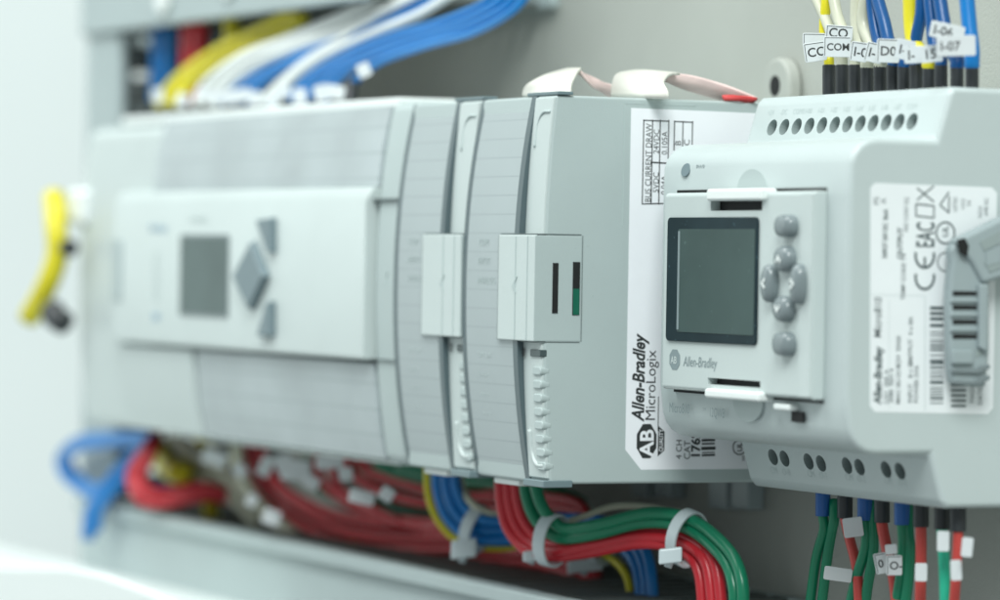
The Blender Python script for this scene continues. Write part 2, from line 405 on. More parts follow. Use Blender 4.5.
# ------------------------------------------------------------------ the large controller on the left
plc = empty('programmable_controller', (-190, -8, 0), 'wide light grey programmable controller with small grey display and diamond keypad', 'controller')
XL, XR = -323.0, -81.0
bm = bmesh.new(); prism(bm, profile(-81.0, -77.5, -6, 0, 89.5), XL+1, XR-.5)
link('body', tomesh(bm), M['plastic'], plc, bevel=1.2, seg=3)
bm = bmesh.new(); prism(bm, profile(-85.2, -81.0, -40, 0, 91), XR-15.0, XR)
cap = link('end_cap', tomesh(bm), M['plastic'], plc, bevel=2.6, seg=5)
bm = bmesh.new(); bbox(bm, XR-15.4, XR+.06, -85.4, -60, 66.2, 66.6); bbox(bm, XR-15.4, XR+.06, -85.3, -60, 26.0, 26.25); link('seam', tomesh(bm), M['seam'], cap)
bm = bmesh.new(); bbox(bm, XR-.6, XR+.1, -83.6, -82.2, 39.5, 50.5); link('slot', tomesh(bm), M['seam'], cap)
bm = bmesh.new(); prismo(bm, [(0, 0), (1.3, 1.6), (2.4, 2.2), (1.4, .6), (1.8, -1.5)], Vector((XR-8, -85.15, 46)), X, Z, -Y, .25); link('arrow_or_glint', tomesh(bm), M['inkf'], cap)
# left end cap
bm = bmesh.new(); prism(bm, profile(-84.0, -81.0, -40, 0, 89), XL, XL+64)
lcap = link('end_cap', tomesh(bm), M['light'], plc, bevel=3, seg=5)
# top door, frosted
def slab(name, x0, x1, pts, m, bevel=.4, parent=plc):
    bm = bmesh.new(); prism(bm, pts, x0, x1); return link(name, tomesh(bm), m, parent, bevel=bevel)
slab('terminal_door', XL+64.5, XR-15.6, [(-78, 89.8), (-80.6, 90.4), (-83.0, 80), (-84.2, 69.5), (-82, 69.5)], M['pdoor'], .6)
slab('terminal_door', XL+101.0, XR-15.6, [(-78, 1.2), (-80.6, .6), (-83.0, 10), (-84.4, 25.0), (-82, 25.2)], M['pdoor'], .6)
slab('door_flap', XL+41, XL+100.6, [(-77, 1.2), (-81.2, .6), (-84.0, 10), (-85.2, 25.0), (-82, 25.2)], M['light'], .6)
# front panel with its sloped upper edge
fp = slab('front_panel', XL+41, XR-15.8, [(-79, 69.8), (-85.2, 69.6), (-87.4, 66.2), (-87.4, 26.4), (-86.6, 25.8), (-79, 25.8)], M['light'], .5)
c = at(118, 270, y=-87.4); bm = bmesh.new(); prismo(bm, rounded(6.5, 18, 1), c, X, Z, -Y, .5); link('memory_slot', tomesh(bm), M['duct'], fp, bevel=.2)
# display
a, b = at(182, 237, y=-87.5), at(227, 315, y=-87.5)
bm = bmesh.new(); prismo(bm, rounded(b.x-a.x+1.6, a.z-b.z+1.6, .8), Vector(((a.x+b.x)/2, -87.4, (a.z+b.z)/2)), X, Z, -Y, .35); dsp = link('display', tomesh(bm), M['key'], fp, bevel=.15)
bm = bmesh.new(); prismo(bm, rounded(b.x-a.x, a.z-b.z, .4), Vector(((a.x+b.x)/2, -87.72, (a.z+b.z)/2)), X, Z, -Y, .1); link('screen', tomesh(bm), M['lcd2'], dsp)
# diamond pad and corner keys
def poly(name, px, m, par, y, t, bev):
    ps = [at(u_, v_, y=y) for u_, v_ in px]; bm = bmesh.new(); a_ = [bm.verts.new(p) for p in ps]; cx = sum(ps, Vector())/len(ps)
    b_ = [bm.verts.new(cx+(p-cx)*.93-Y*t) for p in ps]; bm.faces.new(a_); bm.faces.new(b_[::-1]); n = len(ps)
    for i in range(n): bm.faces.new((a_[i], b_[i], b_[(i+1) % n], a_[(i+1) % n]))
    return link(name, tomesh(bm), m, par, bevel=bev)
poly('direction_pad', [(257, 240), (271, 276), (255, 311), (238, 277)], M['key2'], fp, -87.4, 2.2, .4)
poly('key', [(261, 219), (277, 217), (277, 254), (273, 252)], M['key2'], fp, -87.4, 2.0, .4)
poly('key', [(272, 303), (276, 300), (276, 337), (262, 337)], M['key2'], fp, -87.4, 2.0, .4)
items = [text('MicroLogix', 3.0, at(150, 231, y=-87.5)-Y*.05, X, Z, None, None, bold=.05), text('1400', 3.0, at(152, 320, y=-87.5)-Y*.05, X, Z, None, None, bold=.12)]
letters(items, M['inkb'], fp)
items = []
for i in range(7): items.append(text('IN  %d' % i, 2.2, at(154, 258+i*7, y=-87.5)-Y*.05, X, Z, None, None))
items.append(text('Allen-Bradley', 2.4, at(190, 222, y=-87.5)-Y*.05, X, Z, None, None))
letters(items, M['inkf'], fp)
# terminal blocks that the wires enter
box('terminal_block', XL+20, XR-18, -78, -50, 89.6, 92.5, M['tab'], plc, .8)
box('terminal_block', XL+60, XR-18, -76, -50, -1, -.1, M['tab'], plc, .8)

# ------------------------------------------------------------------ micro controller on the right
mic = empty('micro_controller', (56, 0, 0), 'small pale controller with display and six grey buttons in the right foreground', 'controller')
x0, x1 = 11.8, 97.0
prof = [(-2, 0), (-34.2, 0), (-35.6, .9), (-38.8, 11.6)]
prof += [(-52.5, 11.6)] + [(-52.5-6.8*math.sin(math.radians(a)), 18.4-6.8*math.cos(math.radians(a))) for a in (20, 40, 60, 80)] + [(-60, 24), (-60, 66)]
prof += [(-53.2-6.8*math.cos(math.radians(a)), 72.2+6.8*math.sin(math.radians(a))) for a in (10, 30, 50, 70, 90)]
prof += [(-38.6, 79.0), (-35.4, 89.6), (-34.2, 90.4), (-2, 90.4)]
bm = bmesh.new(); prism(bm, prof, x0, x1)
mb = link('body', tomesh(bm), M['micro'], mic, bevel=1.5, seg=4)
# screw holes on the upper and lower terminal faces
un = Vector((0, -1, .28)).normalized(); ut = X; uu = un.cross(X).normalized()
if uu.z < 0: uu = -uu
def onface(px, py, y0_, z0_, n):
    d = fw+rt*(px-500)/F+up*(300-py)/F; o = Vector((0, y0_, z0_)); t = (o-CAM).dot(n)/d.dot(n); return CAM+d*t
def tube_hole(p, n, ux, uy, a, b):
    bm = bmesh.new(); k = 20
    r1 = [bm.verts.new(p+ux*a*1.16*math.cos(2*math.pi*i/k)+uy*b*1.16*math.sin(2*math.pi*i/k)+n*.02) for i in range(k)]
    r2 = [bm.verts.new(p+ux*a*math.cos(2*math.pi*i/k)+uy*b*math.sin(2*math.pi*i/k)+n*.1) for i in range(k)]
    for i in range(k): bm.faces.new((r1[i], r1[(i+1) % k], r2[(i+1) % k], r2[i]))
    bm.faces.new(r2)
    return bm
nT = Vector((0, -1, (38.6-35.4)/(89.6-79.0))).normalized(); nT = Vector((0, -(89.6-79.0), 3.2)).normalized(); uT = Vector((0, 3.2, 10.6)).normalized()
nB = Vector((0, -10.7, -3.2)).normalized(); uB = Vector((0, -3.2, 10.7)).normalized()
cutters = []
def cutter(p, n, ux, uy, a, b, depth, m):
    bm = bmesh.new(); k = 24
    pts = [(a*math.cos(2*math.pi*i/k), b*math.sin(2*math.pi*i/k)) for i in range(k)]
    prismo(bm, pts, p+n*2, ux, uy, -n, depth+2); return bm
cb = bmesh.new()
holes = []
for i in range(12):
    px = 772+(912-772)*(i/11)**1.02; py = 127.6-(127.6-121.6)*i/11
    p = onface(px, py, -38.6, 79.0, nT); holes.append((p, nT, uT, 2.15, 1.95))
for px, py in ((773, 457), (784.5, 458.5), (808.5, 461.5), (821, 463.5), (847, 465.5), (859.5, 467), (886, 469.5), (900, 471)):
    p = onface(px, py, -38.8, 11.6, nB); holes.append((p, nB, uB, 2.15, 1.95))
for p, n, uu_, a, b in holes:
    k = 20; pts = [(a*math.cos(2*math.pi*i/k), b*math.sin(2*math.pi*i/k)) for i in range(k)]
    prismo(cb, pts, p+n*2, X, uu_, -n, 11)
# display unit slot pockets, thumb recess, led, plug opening
def pock(bm, px0, py0, px1, py1, y=-60, d=6, r=.3):
    a, b = at(px0, py0, y=y), at(px1, py1, y=y); bbox(bm, a.x, b.x, y-1, y+d, min(a.z, b.z), max(a.z, b.z))
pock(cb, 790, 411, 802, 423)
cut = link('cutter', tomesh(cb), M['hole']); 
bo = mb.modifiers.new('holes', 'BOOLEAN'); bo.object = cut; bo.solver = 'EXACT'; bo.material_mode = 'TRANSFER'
# bake the modifiers so that no helper object stays in the scene
dg = bpy.context.evaluated_depsgraph_get(); bpy.context.view_layer.update()
cut.location = cut.location
mb_loc = Vector(mic.location)
cut.data.transform(Matrix.Identity(4))
bpy.context.view_layer.update(); dg = bpy.context.evaluated_depsgraph_get()
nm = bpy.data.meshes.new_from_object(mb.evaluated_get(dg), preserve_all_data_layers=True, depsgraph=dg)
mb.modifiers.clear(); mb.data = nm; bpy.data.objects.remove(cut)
for p, n, uu_, a, b in holes:
    bm = bmesh.new(); k = 16; prismo(bm, [(a*.92*math.cos(2*math.pi*i/k), a*.92*math.sin(2*math.pi*i/k)) for i in range(k)], p-n*8.9, X, uu_, n, 2.4)
    sc_ = link('terminal_screw', tomesh(bm), M['screw'], mic, bevel=.3)
    bm = bmesh.new(); prismo(bm, [(-1.6, -.3), (1.6, -.3), (1.6, .3), (-1.6, .3)], p-n*6.48, X, uu_, n, .1); link('screw_slot', tomesh(bm), M['dark'], sc_)
# embossed print near the holes
items = []
for i, s_ in enumerate(('+24', '-DC', 'COM0', 'I-00', 'I-01', 'I-02', 'I-03', 'I-04', 'I-05', 'I-06', 'I-07', 'COM')):
    p = onface(767+(906-767)*i/11, 115.5-6*i/11, -38.6, 79.0, nT)+nT*.04
    items.append(text(s_, 1.9, p, X, uT, None, None))
for i, (px, s_) in enumerate(((772, 'CM'), (784, 'O-0'), (809, 'CM'), (821, 'O-1'), (847, 'CM'), (859, 'O-2'), (886, 'CM'), (900, 'O-3'))):
    p = onface(px-1, 473+i*1.75, -38.8, 11.6, nB)+nB*.04
    items.append(text(s_, 2.3, p, X, uB, None, None))
letters(items, M['inkf'], mb)
# front: led window, print, thumb recess
c = at(687.5, 170, y=-60); bm = bmesh.new()
c = at(687.5, 170, y=-59.5); prismo(bm, ell(2.1, 1.6), c, X, (Z-Y*-.25).normalized(), -Y, .55); link('status_light', tomesh(bm), M['key2'], mic, bevel=.1)
items = [text('PWR', 2.0, at(696, 171, y=-59.9), X, Z, None, None)]
items.append(text('Micro810', 3.3, at(669, 412, y=-60.14), X, Z, None, None, sx=.78)); items.append(text('TM', 1.2, at(702.5, 411, y=-60.14), X, Z, None, None)); items.append(text('12QWB', 3.0, at(709, 416.5, y=-60.14), X, Z, None, None, sx=.72))
letters(items, M['inkg'], mb)
for (px, py, s_) in ((752, 190, 1), (748, 401, -1)):
    c = at(px, py, y=-60)
    bm = bmesh.new(); k = 16
    prismo(bm, [(6.8*math.cos(math.pi*i/k), s_*4.6*math.sin(math.pi*i/k)) for i in range(k+1)], Vector((c.x, -59.6, c.z)), X, Z, -Y, .46)
    link('thumb_recess', tomesh(bm), M['plastic'], mic)
# clip-on display unit
dx0, dx1, dz0, dz1 = 19.6, 88.0, 22.9, 67.6
bm = bmesh.new()
bbox(bm, dx0+.4, dx1-.3, -60.3, -59.5, dz0-.7, dz1+.7); gap = link('panel_gap_shadow', tomesh(bm), M['dark'], mic)  # dark sheet paints the shadow lines round the display unit
cbm = bmesh.new()
for q in ((711.5, 201, 763, 210.5), (708.5, 377.5, 761, 388)):
    a, b = at(q[0], q[1], y=-63), at(q[2], q[3], y=-63); bbox(cbm, a.x, b.x, -70, -60.6, min(a.z, b.z), max(a.z, b.z))
bm = bmesh.new(); prism(bm, [(-59.9, dz0), (-62.6, dz0), (-63.2, dz0+.6), (-63.2, dz1-.6), (-62.6, dz1), (-59.9, dz1)], dx0, dx1)
du = link('display_unit', tomesh(bm), M['light'], mic, bevel=.5, seg=3)
cut = link('cutter', tomesh(cbm), M['dark']); bo = du.modifiers.new('b', 'BOOLEAN'); bo.object = cut; bo.solver = 'EXACT'
bpy.context.view_layer.update(); dg = bpy.context.evaluated_depsgraph_get()
nm = bpy.data.meshes.new_from_object(du.evaluated_get(dg), preserve_all_data_layers=True, depsgraph=dg)
du.modifiers.clear(); du.data = nm; bpy.data.objects.remove(cut)
for q in ((711.8, 201.3, 762.7, 210.2), (708.8, 377.8, 760.7, 387.7)):
    a, b = at(q[0], q[1], y=-63), at(q[2], q[3], y=-63); box('latch_opening', a.x+.05, b.x-.05, -60.9, -60.4, min(a.z, b.z), max(a.z, b.z), M['dark'], du)
for q in ((709, 189, 764, 200.5), (707, 388, 761, 402)):
    a, b = at(q[0], q[1], y=-64), at(q[2], q[3], y=-64); box('latch_tab', a.x, b.x, -64.8, -60.5, min(a.z, b.z), max(a.z, b.z), M['tab'], du, .7, 4)
# right bevelled rib of the unit
box('side_rib', dx1-5.2, dx1-.2, -63.5, -63.1, dz0+.5, dz1-.5, M['light'], du, .18)
# screen
def framed(px0, py0, px1, py1, y):
    a, b = at(px0, py0, y=y), at(px1, py1, y=y); return Vector(((a.x+b.x)/2, y, (a.z+b.z)/2)), b.x-a.x, a.z-b.z
c, w, h = framed(669.5, 217.5, 757.5, 345.5, -63.2); 
bm = bmesh.new(); prismo(bm, rounded(w, h, 1.2), c, X, Z, -Y, .55); bz = link('screen_bezel', tomesh(bm), M['lcdf'], du, bevel=.2, seg=3)
c, w, h = framed(678.5, 229, 753.5, 335.5, -63.8); bm = bmesh.new(); prismo(bm, rounded(w, h, .5), c, X, Z, -Y, .05); bz2 = link('screen', tomesh(bm), M['lcd'], du)
bm = bmesh.new(); bbox(bm, c.x-w/2+.2, c.x-w/2+1.0, -64.0, -63.86, c.z-h/2+.5, c.z+h/2-.5); link('screen_edge', tomesh(bm), M['inkg'], du)
c, w, h = framed(664, 211, 763, 357, -63.2)
# print under the screen
bm = bmesh.new(); oc = at(674.5, 359.5, y=-63.3); oc.y = -63.24; prismo(bm, octagon(5.0, 4.6, .28), oc, X, Z, -Y, .04); em = link('emblem', tomesh(bm), M['inkg'], du)
letters([text('AB', 2.3, oc+Vector((-1.8, -.09, -.9)), X, Z, None, None, bold=.05)], M['light'], du)
letters([text('Allen-Bradley', 3.3, at(683, 366, y=-63.3)+Y*.03, X, Z, None, None, shear=.15, sx=.88)], M['inkg'], du)
bm = bmesh.new(); 
# buttons: domed octagonal studs, each with a pointed lower facet
def button(px, py, rx, rz, q):
    c = at(px, py, y=-64.5); c.y = -63.2; bm = bmesh.new(); k = 24; prev = None
    for (s_, d) in ((1, 0), (.98, 1.5), (.90, 2.1), (.72, 2.5), (.55, 2.65), (.5, 2.7)):
        ring = []
        for i in range(k):
            a = 2*math.pi*(i+.5)/k; sq = (abs(math.cos(a))**q+abs(math.sin(a))**q)**(-1/q)
            ring.append(bm.verts.new(c+Vector((rx*s_*sq*math.cos(a), -d, rz*s_*sq*math.sin(a)))))
        if prev:
            for i in range(k): bm.faces.new((prev[i], prev[(i+1) % k], ring[(i+1) % k], ring[i]))
        prev = ring
    bm.faces.new(prev)
    return link('button', tomesh(bm), M['key'], du, smooth=True)
for px, py, rx, rz, q, g in ((785, 226, 3.7, 2.5, 2.6, ''), (784, 259, 3.5, 2.9, 2.1, '^'), (769, 283.5, 2.4, 4.2, 2.3, '<'), (798, 284, 2.3, 4.4, 2.3, '>'), (783, 309, 3.5, 2.9, 2.1, 'v'), (783, 344, 3.7, 2.7, 2.6, '')):
    b_ = button(px, py, rx, rz, q)
    if g:
        c = at(px, py, y=-64.5); c.y = -66.02
        tx, ty = {'<': (X, Z), '>': (-X, Z), '^': (Z, X), 'v': (-Z, X)}[g]
        bm = bmesh.new(); prismo(bm, [(-.9, 0), (.5, 1.2), (.95, .8), (0, 0), (.95, -.8), (.5, -1.2)] if g in '<>' else [(.9, 0), (-.5, 1.2), (-.95, .8), (0, 0), (-.95, -.8), (-.5, -1.2)], c, tx, ty, -Y, .08); link('arrow_or_glint', tomesh(bm), M['tab'], b_)  # pale chevrons paint highlights on the keys
bm = bmesh.new(); c = at(783, 284, y=-63.2); prismo(bm, rounded(15, 11.5, 2.5), c, X, Z, -Y, .12); link('pad_recess', tomesh(bm), M['light'], du, bevel=.05)
a, b = at(778, 403, y=-61), at(794, 411, y=-61); box('plug_tab', a.x, b.x, -62.3, -59.5, b.z, a.z, M['tab'], mic, .5, 3)
a, b = at(791, 411.5, y=-60.3), at(802.5, 422.5, y=-60.3); box('plug_opening', a.x, b.x, -60.25, -59.8, b.z, a.z, M['dark'], mic)

# ---- sticker on its right side (plane x = 97)
def S2(px, py, o=0): return at(px, py, x=x1+.06+o)
pr = [S2(875, 183), S2(992, 187.5), S2(997, 193), S2(993, 408), S2(988, 414), S2(875, 412), S2(870, 406), S2(870.5, 188)]
bm = bmesh.new(); va = [bm.verts.new(p) for p in pr]; vb = [bm.verts.new(p-X*.05) for p in pr]; bm.faces.new(va); bm.faces.new(vb[::-1])
for i in range(8): bm.faces.new((va[i], vb[i], vb[(i+1) % 8], va[(i+1) % 8]))
lab = link('side_label', tomesh(bm), M['label2'], mic)
items = []
def st2(s, size, px, py, **k):
    items.append(text(s, size, S2(px, py, .04), Z, -Y, None, None, **k))
st2('Allen-Bradley', 2.6, 881, 404, bold=.09, shear=.15, sx=.85)
st2('Micro810', 2.6, 881, 338, bold=.02, shear=.1, sx=.85)
st2('INPUT 24V DC  8mA', 1.6, 887, 258, bold=.05, sx=.72); st2('OUTPUT', 1.7, 902, 259, bold=.05)
st2('PS', 1.8, 879, 205); st2('A', 1.8, 886, 204)
st2('EAC', 6.4, 934, 248, bold=.10, sx=.46)
st2('IND CONT EQ', 1.5, 908, 232, sx=.75); st2('LISTED', 1.4, 957, 212, sx=.75); st2('1XY2', 1.4, 965, 210, sx=.75); st2('N', 1.5, 971, 206); st2('N223', 1.4, 982, 218, sx=.8); st2('AMB 55C', 1.4, 988, 216, sx=.7)
for i, (px, y1_, s_) in enumerate(((888, 404, 'CAT  SER A'), (893, 403, '2080  REV 4'), (900, 404, 'MAC 00:1D:9C'), (900, 368, 'V 24  50/60'), (912, 403, 'INPUT   8 x 24V'), (912, 366, 'OUTPUT  4 x 8A'), (918, 403, 'POWER 5VA'), (905, 300, 'TEMP CODE T4'))):
    st2(s_, 1.45, px, y1_, bold=.015)
st2('MADE IN', 1.5, 974, 403); st2('DATE', 1.5, 982, 405)
def line2(a, b, w):
    a, b = S2(*a, .04), S2(*b, .04); d = (b-a).normalized(); n = X.cross(d)*w/2; items.append(quadmesh([[a-n, b-n, b+n, a+n]]))
letters(items, M['ink2'], lab); items = []
# second bold C reading as the two-letter mark, drawn from arcs
def arcs(cx, cy, ry, rz, a0, a1, w, plane):
    c = S2(cx, cy, .045); polys = []; n = 16
    for i in range(n):
        t0, t1 = [math.radians(a0+(a1-a0)*(i+k)/n) for k in (0, 1)]
        q = lambda t, s: c+Y*(ry+s)*math.cos(t)+Z*(rz+s)*math.sin(t)
        polys.append([q(t0, -w/2), q(t1, -w/2), q(t1, w/2), q(t0, w/2)])
    items.append(quadmesh(polys))
items_c = None
arcs(924.8, 277, 2.3, 2.6, 165, 375, .6, 0); arcs(924.8, 255.5, 2.3, 2.6, 165, 375, .6, 0); line2((924.8, 266), (924.8, 257), .55)
arcs(945.5, 233, 2.3, 2.3, 0, 360, .42, 0); arcs(945.5, 262, 2.0, 2.0, 20, 330, .3, 0)
items.append(text('UL', 2.0, S2(948, 237, .045), Z, -Y, None, None, bold=.04))
# bin symbol and triangle symbol
for seg in (((916, 216), (934, 218)), ((916, 204), (934, 206)), ((916, 216), (916, 204)), ((934, 218), (934, 206)), ((917, 200), (934, 186)), ((917, 188), (934, 202)), ((940, 205), (949, 192)), ((949, 213), (949, 196)), ((940, 205), (949, 213))):
    line2(*seg, .35)
letters(items, M['ink2'], lab, 'symbol'); items = []
random.seed(5); py = 308
while py < 404:
    w = random.choice((.25, .45, .7)); line2((930, py), (943.5, py+.1), w); py += w*4.6+random.choice((1.6, 2.2, 3.4))
py = 385
while py < 408: line2((951, py), (966, py+.1), .5); py += 5.2
letters(items, M['ink2'], lab, 'barcode'); items = []
line2((925, 296), (925, 411), .12); line2((889, 300), (889, 408), .08); line2((925, 296), (871, 295), .08)
letters(items, M['inkf'], lab, 'table_line'); items = []

# ---- grey hooked clip in front of the sticker
CX = x1+2.2
def K(px, py, o=0): return at(px, py, x=CX+o)
clip = empty('rail_clip', K(968, 320), 'grey slotted plastic clip hooked over the sticker at the right edge', 'clip')
def kprism(name, pxs, o, t, m, par, bev=.5):
    ps = [K(*q, o+t) for q in pxs]; bm = bmesh.new(); a_ = [bm.verts.new(p) for p in ps]; b_ = [bm.verts.new(p-X*t) for p in ps]
    bm.faces.new(a_); bm.faces.new(b_[::-1]); n = len(ps)
    for i in range(n): bm.faces.new((a_[i], b_[i], b_[(i+1) % n], a_[(i+1) % n]))
    return link(name, tomesh(bm), m, par, bevel=bev, seg=3)
kb = kprism('clip_body', [(953, 262), (951, 250), (956, 240), (968, 236), (990, 240), (990, 350), (986, 388), (954, 384), (951, 366), (950, 290)], 0, 3, M['clip'], clip, .8)
kprism('clip_arm', [(955, 241), (1000, 219), (1030, 206), (1030, 262), (1000, 279), (984, 284), (972, 262)], .2, 4.0, M['clip'], clip, 1.0)
kprism('arm_pocket', [(980, 242), (1000, 231), (1030, 216), (1030, 228), (1001, 243), (984, 251)], 4.2, .2, M['hole'], clip, 0)
kprism('arm_pocket', [(986, 252), (1000, 247), (1000, 262), (987, 266)], 4.2, .3, M['clip'], clip, 0)
kprism('arm_pocket', [(984, 262), (1001, 256), (1001, 268), (990, 272)], 4.2, .2, M['hole'], clip, 0)
kprism('hole', [(957, 240), (965, 238), (969, 246), (967, 257), (960, 253)], 4.1, .2, M['dark'], clip, 0)
for py in (294, 308, 322.5, 337): kprism('slot', [(953, py-3), (977, py-2.5), (977, py+1.5), (953, py+1.7)], 3.0, .15, M['dark'], clip, 0)
kprism('slot', [(976, 350), (982, 347), (982, 356), (976, 357)], 3.0, .15, M['hole'], clip, 0)
for py in (301, 315, 330): kprism('rib', [(952, py-2.2), (980, py-1.6), (981, py+1.6), (951, py+1.4)], 2.9, .7, M['clip'], clip, .25)
kprism('side_rail', [(980, 284), (989, 284), (988, 352), (980, 348)], 2.9, 1.6, M['clip'], clip, .4)
kprism('end_block', [(953, 350), (974, 350), (974, 364), (953, 364)], 2.9, 1.2, M['clip'], clip, .4)
for py in (369, 380): kprism('hook', [(953, py), (975, py+1), (981, py-3), (990, py-5), (991, py-1), (980, py+5), (953, py+4)], 2.6, 1.2, M['key'], clip, .3)

# ------------------------------------------------------------------ wires
def tagplate(c, ang, w, h, txt, parent, font=3.6, tilt=0.0, border=True):
    """folded marker flag: thin plate with dark edge line and lettering"""
    r_ = (r0*math.cos(tilt)+(-fw)*math.sin(tilt)).normalized(); n = Z.cross(r_).normalized()
    if n.dot(fw) > 0: n = -n
    r_, u_ = r_*math.cos(ang)+Z*math.sin(ang), Z*math.cos(ang)-r_*math.sin(ang)
    bm = bmesh.new(); prismo(bm, rounded(w, h, .35, 2), c, r_, u_, n, .5)
    t = link('marker_tag', tomesh(bm), M['tag'], parent, bevel=.1)
    its = []
    if border:
        o = c+n*.53; a, b, l = w/2-.25, h/2-.25, .14
        its.append(quadmesh([rect(o, (-a, b-l), (a, b), r_, u_), rect(o, (-a, -b), (-a+l, b), r_, u_)]))
    if txt: its.append(text(txt, font, c+n*.54-r_*(w/2-.7)-u_*font*.36, r_, u_, None, None, bold=.04))
    if its: letters(its, M['ink'], t)
    return t
def wire(label, color, pts, r=1.45, group=None, ferr=None, fm='fer', tags=(), cat='wire', y0=None, y1=None):
    """pts: (px, py, depth plane y)"""
    if y0 is not None:
        n = len(pts)-1; pts = [(p[0], p[1], y0+(y1-y0)*i/n) for i, p in enumerate(pts)]
    P3 = [at(a, b, y=c) for a, b, c in pts]; path = catmull(P3)
    bm = bmesh.new(); L_ = len(path); sweep(bm, path, (lambda t: min(r, 1.2) if t < .16 else r) if ferr and r < 1.9 else r, 14)
    o = link('wire', tomesh(bm), M[color], None, smooth=True)
    # origin at the wire's first point
    s = P3[0]*MM; o.data.transform(Matrix.Translation(-s)); o.location = s
    tagp(o, label, cat, group)
    if ferr:
        bm = bmesh.new(); a, b = [Vector(q) for q in ferr]
        sweep(bm, [a, a+(b-a)*.5, b], ferr_r, 12); link('ferrule', tomesh(bm), M[fm], o, smooth=False, bevel=.2)
    for t in tags: tagplate(*t, parent=o) if not isinstance(t, dict) else tagplate(parent=o, **t)
    return o
ferr_r = 2.1
G1 = 'wires fanning from the top of the large controller'
TW = [
 ('yellow', 'lower yellow wire at the far left end of the fan above the large controller', [(158, 108), (172, 84), (205, 58), (245, 38), (300, 12)], 1.6),
 ('yellow', 'upper yellow wire at the far left end of the fan above the large controller', [(170, 106), (186, 76), (218, 50), (258, 30), (306, 4)], 1.6),
 ('white', 'white wire just right of the yellow wires above the large controller', [(196, 106), (205, 85), (240, 58), (290, 38), (340, 16), (380, -8)], 1.35),
 ('white', 'second white wire right of the yellow wires above the large controller', [(208, 106), (220, 82), (255, 55), (305, 36), (358, 12), (395, -10)], 1.35),
 ('blue', 'leftmost blue wire of the fan, between the white wires', [(224, 103), (240, 86), (272, 68), (310, 52), (350, 36), (420, 10), (450, -8)], 1.12),
 ('blue', 'second blue wire from the left in the fan above the large controller', [(245, 102), (262, 84), (292, 64), (330, 48), (390, 24), (450, -6)], 1.12),
 ('white', 'white wire between blue wires in the middle of the fan', [(262, 102), (285, 80), (315, 56), (368, 24), (410, -6)], 1.35),
 ('white', 'broad white wire crossing in front of the blue wires in the fan', [(275, 102), (292, 78), (328, 54), (378, 32), (420, 14), (452, -6)], 1.35),
 ('blue', 'third blue wire from the left in the fan above the large controller', [(290, 101), (302, 82), (335, 60), (380, 40), (430, 27), (480, 6), (498, -8)], 1.12),
 ('blue', 'fourth blue wire from the left in the fan above the large controller', [(306, 100), (317, 82), (350, 60), (398, 42), (450, 27), (492, 7), (508, -8)], 1.12),
 ('blue', 'fifth blue wire from the left in the fan above the large controller', [(326, 100), (334, 84), (362, 62), (412, 44), (460, 30), (502, 10), (520, -8)], 1.12),
 ('blue', 'rightmost blue wire of the fan above the large controller', [(346, 101), (351, 86), (376, 64), (422, 47), (472, 33), (510, 13), (530, -8)], 1.12),
 ('blue', 'thin blue wire running just behind the broad white wire of the fan', [(298, 101), (309, 81), (342, 57), (388, 37), (440, 22), (484, 4), (500, -10)], 1.12),
 ('blue', 'thin blue wire hidden between the fourth and fifth blue wires of the fan', [(316, 100), (326, 82), (356, 58), (404, 39), (456, 24), (496, 5), (512, -10)], 1.12),
 ('blue', 'thin blue wire under the white wires at the left of the fan', [(234, 103), (252, 84), (282, 64), (320, 46), (372, 26), (430, -4)], 1.12),
 ('white', 'thin white wire between the leftmost blue wires of the fan', [(216, 106), (230, 84), (262, 62), (300, 46), (340, 32), (400, 4), (430, -10)], 1.4),
 ('yellow', 'third yellow wire tucked under the two yellow ones of the fan', [(178, 106), (194, 80), (228, 58), (266, 40), (305, 18)], 1.5),
]
tpos = [(158, 103), None, (206, 97), (218, 101), (236, 103), (255, 100), (272, 103), (284, 99), (300, 101), (322, 97), (336, 94), (364, 75), None, None, (245, 100), (228, 102), (182, 104)]
for (c_, lb, pts, r_), tp in zip(TW, tpos):
    tg = []
    if tp:
        cc = at(tp[0], tp[1]-random.uniform(1, 8), y=-66); tg.append(dict(c=cc, ang=random.uniform(-.4, .5), w=random.uniform(3, 5), h=random.uniform(3, 4.4), txt='', border=False))
    fe = None
    if tp == (364, 75):
        fe = (at(349, 104, y=-62), at(350, 84, y=-61)); 
    wire(lb, c_, pts, r_, G1, fe, tags=tg, y0=-62, y1=-48)

# wires dropping inside the upper duct, far left
for c_, lb, px, r_ in (('blue', 'dark blue wire rising into the upper duct at the far left', 160, 3.0), ('blue', 'second dark blue wire beside it, rising into the upper duct at the far left', 170, 2.6), ('red', 'dull red wire rising into the upper duct behind the yellow wires', 190, 3.0), ('red', 'second dull red wire rising into the upper duct behind the yellow wires', 200, 2.4), ('yellow', 'dull yellow wire rising into the upper duct behind the wire fan', 232, 2.6)):
    wire(lb, c_, [(px, 10, -50), (px, 60, -50), (px-2, 100, -48)], r_, 'wires rising into the upper duct')
# dark panel behind them, painting the shade inside the duct
e = empty('duct_shade', (-340, -2, 110), 'dark slotted panel standing in for the shade inside the duct behind the leftmost wires', 'shade panel')
a, b = at(108, 60, y=-6), at(370, 60, y=-6)
box('shade_panel', a.x, b.x-50, -6, -3.2, 60, 150, M['ductd'], e, .5)
bm = bmesh.new(); x = a.x+6
while x < b.x-60: bbox(bm, x, x+5, -9, -6.05, 62, 148); x += 13
link('shaded_bar', tomesh(bm), M['seam'], e, bevel=.5)['kind'] = 'stuff'
